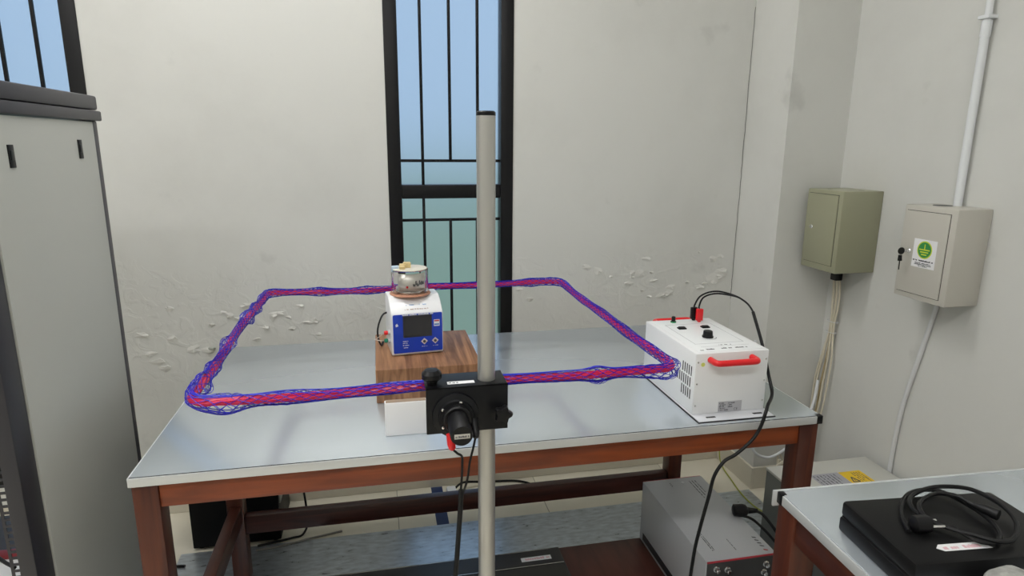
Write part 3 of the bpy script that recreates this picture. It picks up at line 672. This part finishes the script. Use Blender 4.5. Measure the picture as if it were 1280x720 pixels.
def disc(name, r, zc, mt, x, par): return obj(name, lathe(nb(), (x, 1.828, zc), (-1, 0, 0), [(0, r), (.0003, r)], 36), mt, par)
disc('sticker_rim', .031, 1.252, LIME, xs, sk); disc('sticker_disc', .027, 1.252, GREENL, xs-.0003, sk)
bm = nb(); xx = xs-.0009
box(bm, xx, xx+.0003, 1.8262, 1.8298, 1.254, 1.272); box(bm, xx, xx+.0003, 1.806, 1.850, 1.2505, 1.2545); box(bm, xx, xx+.0003, 1.811, 1.845, 1.242, 1.246); box(bm, xx, xx+.0003, 1.817, 1.839, 1.2335, 1.2375)
o = obj('earth_symbol', bm, LIME, sk, smooth=False); o['label'] = 'yellow earth symbol'
bm = nb()
for k, (zz, l, h) in enumerate(((1.211, .086, .0055), (1.203, .066, .0035), (1.198, .07, .0035), (1.193, .04, .003))): marks(bm, (xs-.0001, 1.828+l/2, zz), (0, -1, 0), (0, 0, 1), l, h, 80+k, dens=.85)
obj('sticker_print', bm, INK, sk, smooth=False)
kx = X-.007
obj('key', obj_bm := box(nb(), kx-.03, kx+.004, 1.8915, 1.8945, 1.235, 1.245, .001), CHROME, b)
o = obj('key_bow', lathe(nb(), (kx-.026, 1.893, 1.24), (0, 1, 0), [(-.002, .0125), (.002, .0125)], 24), BLACK, b)
bm = nb(); cyl(bm, (kx-.028, 1.893, 1.225), (kx-.026, 1.894, 1.205), .006, .0075, 12); cyl(bm, (kx-.026, 1.894, 1.206), (kx-.024, 1.895, 1.172), .0018, n=8)
obj('hanging_key', bm, BLACK, b)
# conduit above, trunking below
t = thing('conduit', 'white plastic conduit pipe rising from the beige box', 'pipe', (1.973, 1.842, 1.403))
bm = nb(); cyl(bm, (1.972, 1.842, 1.402), (1.972, 1.842, 2.0), .0135, n=20); cyl(bm, (1.972, 1.842, 2.0), (1.972, 1.842, ZC), .011, n=20); cyl(bm, (1.972, 1.842, 1.955), (1.972, 1.842, 2.005), .0155, n=20)
obj('pipe', bm, PVC, t); bm = nb(); box(bm, 1.953, XR, 1.822, 1.862, 2.01, 2.022, .002); obj('pipe_clip', bm, PVC, t)
bm = nb(); cable(bm, [(1.983, 1.865, 1.07), (1.983, 1.88, .98), (1.983, 1.915, .80), (1.983, 1.945, .64), (1.983, 1.96, .5), (1.983, 1.965, .32), (1.983, 1.965, .02)], .0085, 12)
tag(obj('flexible_pipe', bm, pbr('painted_pipe', (.66, .67, .68), .4), origin=(1.98, 1.95, .01)), 'thin white pipe running down the wall below the beige box', 'pipe')
for k in range(5):
    d = (k-2)*.011; e = .006*(k % 2); bm = nb()
    cable(bm, [(1.956-e, 2.36+d*.8, 1.0295), (1.96-e, 2.36+d*.9, 1.0), (1.964-e, 2.36+d*.9, .92), (1.968-e, 2.367+d*.5, .84), (1.970-e, 2.372+d*.6, .78), (1.972-e, 2.385+d*1.5, .66), (1.971-e, 2.398+d*1.9, .55), (1.966-e, 2.402+d*1.7, .42), (1.95-e, 2.405+d*1.2, .30), (1.92-.02*k, 2.40-.012*k, .19+.008*k), (1.84-.025*k, 2.40-.015*k, .14+.006*k), (1.79, 2.40-.012*k, .2-.03*k), (1.80, 2.39-.012*k, .05), (1.84, 2.37-.01*k, .008)], .0042, 8, 8)
    tag(obj('white_cable', bm, CABLEW if k != 2 else pbr('brown_cable', (.42, .33, .18), .5), origin=(1.93, 2.38, .0)), 'brownish cable winding through the cream cable bundle' if k == 2 else 'cream cable in the bundle hanging under the olive junction box', 'cable', 'cables below the olive box')
bm = nb(); cable(bm, [(1.694, 2.52, .72), (1.688, 2.50, .55), (1.655, 2.43, .38), (1.625, 2.37, .285), (1.640, 2.36, .238), (1.69, 2.36, .21), (1.741, 2.36, .212), (1.807, 2.36, .252), (1.865, 2.365, .33), (1.925, 2.38, .43), (1.955, 2.40, .55)], .006)
tag(obj('looped_cable', bm, PVC, origin=(1.75, 2.36, .2)), 'thick white cable sagging in a loop before the pillar base', 'cable')
for zz, yy in ((.84, 2.367), (.79, 2.372)):
    bm = nb(); pts = [Vector((1.968+.014*math.cos(a), yy+.03*math.sin(a), zz)) for a in [2*math.pi*k/16 for k in range(16)]]; sweep(bm, pts, .0015, 5, True)
    tag(obj('cable_tie', bm, PVC, origin=(1.968, yy, zz)), 'thin white tie around the cream cable bundle', 'cable tie', 'ties on the cable bundle')

# ------------------------------------------------------------------ things on and near the floor
tag(obj('ground_sheet', box(nb(), -.817, 1.68, 1.0, 2.438, .0003, .002), FLOORSHEET, origin=(.5, 1.7, .0003)), 'worn grey galvanised metal sheet on the floor below the table', 'metal sheet')
tag(obj('floor_tape', box(nb(), .196, .249, 2.437, 2.752, .0002, .0008), TAPE, origin=(.22, 2.6, .0002)), 'strip of dark blue tape stuck on the cream floor', 'tape')
ZS = .0022
I = thing('rack_instrument', 'light grey rectangular instrument with red front line under the table', 'instrument', (1.135, 1.9, ZS))
IX0, IX1, IY0, IY1, IZ = 1.006, 1.262, 1.648, 2.163, .272
bx('case', INSTR, I, IX0, IX1, IY0, IY1, .014, IZ, .003)
for (x, y) in ((IX0+.03, IY0+.04), (IX1-.03, IY0+.04), (IX0+.03, IY1-.04), (IX1-.03, IY1-.04)): obj('foot', cyl(nb(), (x, y, ZS), (x, y, .015), .012), RUBBER, I)
bx('front_panel', pbr('instrument_face', (.05, .05, .052), .35), I, IX0+.004, IX1-.004, IY0-.005, IY0+.001, .02, IZ-.006, .001)
bx('red_edge', pbr('edge_red', (.5, .03, .05), .4), I, IX0+.003, IX1-.003, IY0-.004, IY0+.001, IZ-.006, IZ-.001, .0008); bx('red_edge', pbr('edge_red', (.5, .03, .05), .4), I, IX0+.003, IX1-.003, IY1-.001, IY1+.003, IZ-.006, IZ-.001, .0008)
for (x, zz) in ((IX0+.035, .245), (IX0+.075, .238), (IX1-.04, .24), (IX1-.045, .21), (IX0+.06, .2)):
    obj('connector', lathe(nb(), (x, IY0-.005, zz), (0, -1, 0), [(0, .011), (.003, .011), (.004, .0075), (.016, .0075), (.018, .005)], 20), CHROME, I)
bx('side_vent', pbr('slot_dark', (.015, .016, .02), .6), I, IX0-.0006, IX0+.0006, IY1-.33, IY1-.03, .03, .06)
bm = nb(); k = 0
for k in range(4): x = IX1-.018; y = IY0+.085-k*.016; prism(bm, [(x-.014, y+.005, IZ), (x-.002, y, IZ), (x-.002, y+.005, IZ), (x-.014, y+.011, IZ)], (0, 0, .0004))
marks(bm, (IX0+.05, IY0+.16, IZ), (0, -1, 0), (1, 0, 0), .11, .004, 91); marks(bm, (IX0+.057, IY0+.16, IZ), (0, -1, 0), (1, 0, 0), .11, .003, 92); marks(bm, (IX0+.13, IY0+.1, IZ), (0, -1, 0), (1, 0, 0), .06, .003, 93)
for k in range(3): marks(bm, (IX1-.07+k*.012, IY1-.03, IZ), (0, -1, 0), (1, 0, 0), .13-.02*k, .004, 94+k)
marks(bm, (IX0+.1, IY1-.03, IZ), (0, -1, 0), (1, 0, 0), .03, .006, 98)
obj('case_print', bm, INK, I, smooth=False)
bm = nb(); x = IX1-.018; y = IY0+.02; prism(bm, [(x-.014, y, IZ), (x-.002, y-.006, IZ), (x-.002, y, IZ), (x-.014, y+.006, IZ)], (0, 0, .0004)); obj('case_print', bm, pbr('edge_red', (.5, .03, .05), .4), I, smooth=False)
obj('case_button', lathe(nb(), (IX0+.155, IY1-.04, IZ), (0, 0, 1), [(0, .006), (.003, .006), (.004, .004)], 14), WHITE, I)
# plug with cord
t = thing('power_plug', 'black mains plug with cord resting on the grey instrument', 'plug', (1.245, 1.865, IZ))
bm = nb(); lathe(bm, (1.232, 1.872, IZ+.024), (1, -.25, .0), [(0, .014), (.004, .021), (.034, .0235), (.046, .021), (.054, .012), (.09, .0075)], 20); obj('plug_head', bm, BLACK, t)
bm = nb(); cable(bm, [(1.312, 1.852, IZ+.023), (1.34, 1.84, .28), (1.38, 1.80, .22), (1.42, 1.74, .13), (1.44, 1.66, .04), (1.44, 1.5, .008), (1.42, 1.2, .008)], .0055); obj('cord', bm, RUBBER, t)
bm = nb(); cable(bm, [(1.262, 1.862, IZ+.0055), (1.30, 1.83, .268), (1.36, 1.77, .20), (1.40, 1.70, .1), (1.41, 1.6, .02), (1.40, 1.4, .008)], .005)
tag(obj('cable', bm, RUBBER, origin=(1.3, 1.7, .1)), 'thin black cord running beside the mains plug off the grey instrument', 'cable')
# ground wire
bm = nb(); cable(bm, [(1.655, 2.70, .3), (1.652, 2.68, .14), (1.655, 2.655, .03), (1.64, 2.52, .006), (1.62, 2.40, .0058), (1.62, 2.30, .0058), (1.64, 2.22, .0058), (1.665, 2.10, .0058)], .003)
tag(obj('earth_wire', bm, GW, origin=(1.64, 2.4, 0)), 'green and yellow earth wire curving over the floor beside the pillar', 'wire')
# grey cabinet behind the side table
U = thing('power_unit', 'low grey power unit with yellow warning label against the wall', 'power unit', (1.74, 1.8, ZS))
UZ = .33
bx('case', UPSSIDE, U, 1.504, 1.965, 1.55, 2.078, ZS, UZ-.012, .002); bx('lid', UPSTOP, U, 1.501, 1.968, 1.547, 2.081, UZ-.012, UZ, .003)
wl = bx('warning_label', YELLOW, U, 1.757, 1.855, 1.86, 1.983, UZ, UZ+.0005); bm = nb(); z = UZ+.0005
for (xa, xb) in (((1.768, 1.905), (1.797, 1.905)), ((1.797, 1.905), (1.7825, 1.94)), ((1.7825, 1.94), (1.768, 1.905))):
    cyl(bm, (*xa, z+.0002), (*xb, z+.0002), .0022, n=6)
box(bm, 1.781, 1.784, 1.911, 1.924, z, z+.0004)
for k in range(4): marks(bm, (1.806+k*.011, 1.972, z), (0, -1, 0), (1, 0, 0), (.07, .09, .05, .1)[k], .005, 120+k)
obj('label_print', bm, INK, wl, smooth=False)
dl = bx('data_label', pbr('label_lilac', (.42, .42, .46), .5), U, 1.63, 1.755, 1.86, 1.985, UZ, UZ+.0005); bm = nb()
for k in range(7): marks(bm, (1.638+k*.015, 1.975, z), (0, -1, 0), (1, 0, 0), (.1, .09, .105, .07, .09, .1, .05)[k], .005, 130+k)
obj('label_print', bm, INK, dl, smooth=False)
# board and black flat case
tag(obj('brown_board', box(nb(), .646, 1.003, 1.45, 2.155, ZS, .024, .002), BOARDW, origin=(.82, 1.8, ZS)), 'dark reddish brown wooden board lying on the metal sheet', 'board')
F_ = thing('flat_case', 'flat black equipment case with white label lying on the metal sheet', 'case', (.2, 1.8, ZS))
bx('case_body', pbr('charcoal_case', (.028, .028, .03), .4), F_, -.3, .635, 1.5, 2.088, ZS, .079, .004)
bx('front_lid', pbr('olive_black', (.04, .038, .032), .45), F_, -.295, .625, 1.505, 1.985, .079, .083, .0015)
bx('metal_strip', CHROME, F_, -.29, .628, 1.988, 1.992, .079, .0835, .0005)
bx('metal_strip', CHROME, F_, -.25, .60, 2.079, 2.082, .079, .0802, .0003)
lb = bx('asset_label', PAPER, F_, .475, .59, 2.022, 2.045, .079, .0795); obj('label_print', marks(nb(), (.482, 2.028, .0795), (1, 0, 0), (0, 1, 0), .1, .012, 150), PINK, lb)
# black computer behind
K = thing('computer_tower', 'black computer tower with rear sockets on the floor under the table', 'computer', (-.6, 2.58, 0))
bx('case', pbr('pc_black', (.003, .003, .0035), .5, spec=.15), K, -.775, -.44, 2.45, 2.72, .012, .43, .004)
for (x, y) in ((-.75, 2.48), (-.465, 2.48), (-.75, 2.69), (-.465, 2.69)): obj('foot', cyl(nb(), (x, y, .0), (x, y, .013), .014), RUBBER, K)
pn = bx('socket_panel', pbr('socket_grey', (.35, .35, .33), .4, .4), K, -.44, -.434, 2.46, 2.56, .17, .36, .001)
for k, (y, zz, mt) in enumerate(((2.49, .33, BLACK), (2.53, .33, TAPE), (2.49, .29, INK), (2.53, .295, PVC), (2.5, .255, pbr('socket_red', (.25, .03, .04), .4)), (2.53, .255, pbr('socket_red', (.25, .03, .04), .4)), (2.51, .22, BLACK))):
    bx('socket', mt, pn, -.434, -.412+.006*(k % 3), y-.014, y+.014, zz-.012, zz+.012, .002)
bm = nb(); cable(bm, [(-.405, 2.53, .262), (-.385, 2.525, .262), (-.36, 2.515, .235), (-.345, 2.505, .16), (-.34, 2.49, .05), (-.36, 2.475, .006), (-.40, 2.46, .006), (-.46, 2.444, .0062), (-.53, 2.43, .0065)], .0045)
tag(obj('cable', bm, RUBBER, origin=(-.35, 2.5, .005)), 'dark cable looping down from the black computer sockets', 'cable')
bm = nb(); cable(bm, [(-.78, 2.35, .008), (-.88, 2.37, .006), (-1.0, 2.40, .006), (-1.15, 2.38, .006)], .005)
tag(obj('cable', bm, RUBBER, origin=(-.95, 2.38, .003)), 'short dark cable on the cream floor beside the metal sheet', 'cable')
bm = nb(); cable(bm, [(-.53, 2.40, .0065), (-.47, 2.405, .0065), (-.40, 2.42, .0065), (-.33, 2.44, .0065), (-.2, 2.47, .005)], .004)
tag(obj('cable', pass_bm := bm, pbr('grey_cable', (.25, .24, .22), .5), origin=(-.35, 2.43, .003)), 'grey cable lying along the edge of the metal sheet', 'cable')
# white adapter and black cord near the wall
t = thing('cord_adapter', 'small cream plug adapter with black cord on the floor by the wall', 'adapter', (.284, 2.66, 0))
bx('adapter_body', WHITEP, t, .262, .306, 2.64, 2.685, .0005, .04, .008)
bm = nb(); cable(bm, [(.30, 2.67, .03), (.345, 2.70, .04), (.43, 2.725, .02), (.52, 2.735, .008), (.60, 2.725, .007), (.66, 2.69, .007), (.69, 2.63, .007), (.685, 2.60, .007)], .0052); obj('cord', bm, RUBBER, t)

# ------------------------------------------------------------------ things on the side table
K = thing('hard_case', 'black plastic carrying case on the steel side table', 'case', (1.02, .847, TT+.0005), math.radians(-5))
hx, hy = .162, .1
bx('case_bottom', BLACK, K, -hx, hx, -hy, hy, 0, .031, .006, True); bx('case_lid', pbr('case_lid_black', (.006, .006, .0065), .42, spec=.22), K, -hx+.001, hx-.001, -hy+.001, hy-.001, .032, .064, .007, True)
bx('case_seam', RUBBER, K, -hx+.004, hx-.004, -hy+.004, hy-.004, .03, .033, 0, True)
lb = obj('asset_label', prism(nb(), [(-.094, -.062, .064), (-.084, -.071, .064), (.006, -.071, .064), (-.004, -.053, .064), (-.084, -.053, .064)], (0, 0, .0005)), PAPER, K, True)
obj('label_print', marks(nb(), (-.082, -.067, .0645), (1, 0, 0), (0, 1, 0), .07, .008, 160), PINK, lb, True)
P = thing('mains_cable', 'coiled black power cord with two pin plug on the black case', 'cord', (1.035, .88, TT+.066))
px_, py_, pz_ = .922, .846, TT+.0645
pts = [(0.9058, 0.8376, 0.931), (0.9367, 0.8871, 0.9314), (0.9862, 0.9326, 0.9319), (1.0337, 0.9493, 0.9323), (1.0731, 0.9378, 0.9327), (1.0835, 0.8938, 0.9331), (1.0787, 0.8395, 0.9336), (1.0533, 0.7939, 0.934), (1.0212, 0.7762, 0.9344), (0.9959, 0.7852, 0.9349), (0.9871, 0.8197, 0.9353), (0.9692, 0.8528, 0.9357), (0.9629, 0.8878, 0.9361), (0.99, 0.9239, 0.9366), (1.0399, 0.943, 0.937), (1.0889, 0.9448, 0.9374), (1.1328, 0.9231, 0.9379), (1.1381, 0.8687, 0.9383), (1.1113, 0.8146, 0.9387), (1.0612, 0.7751, 0.9391), (1.0249, 0.7702, 0.9396), (0.9953, 0.7964, 0.94), (0.9668, 0.8257, 0.9404), (0.9579, 0.8598, 0.9409), (0.9874, 0.8993, 0.9413), (1.0434, 0.9192, 0.9417), (1.0737, 0.9037, 0.9421), (1.0762, 0.8767, 0.9426)]
bm = nb(); cable(bm, pts, .0042, 8, 6); obj('cord', bm, RUBBER, P)
bm = nb(); lathe(bm, (px_-.008, py_-.004, pz_+.0168), (1, -.15, 0), [(0, .008), (.004, .0145), (.022, .016), (.030, .015), (.0315, .012)], 18); obj('plug_body', bm, BLACK, P)
for dy in (-.0095, .0095):
    d_ = Vector((1, -.15, 0)).normalized(); p0 = Vector((px_+.0215, py_-.009+dy, pz_+.017)); pn_ = obj('plug_pin', cyl(nb(), p0, p0+d_*.024, .0026, n=10, bev=.0008), CHROME, P)
p0 = Vector(pts[-1]); d_ = Vector((1.094, .832, .942))-p0; q_ = d_.length
bm = nb(); lathe(bm, p0-d_*.03, d_, [(0, .0045), (q_*.3, .006), (q_*.5, .0095), (q_, .0105), (q_+.001, .008)], 16); obj('socket_end', bm, BLACK, P)
# grey felt pad
t = thing('felt_pad', 'rounded grey felt pad with black edge before the black case', 'pad', (.978, .70, TT))
bm = nb(); bmesh.ops.create_uvsphere(bm, u_segments=28, v_segments=16, radius=1)
for v in bm.verts:
    x, y, zz = v.co; s = lambda a, p: math.copysign(abs(a)**p, a)
    v.co = Vector((.978+.042*s(x, .7), .700+.034*s(y, .7), TT+.0385+.038*s(zz, .6)+.0012*math.sin(x*9)))
obj('pad_body', bm, FELT, t); bx('pad_edge', BLACK, t, 1.013, 1.026, .676, .724, TT+.001, TT+.062, .005)
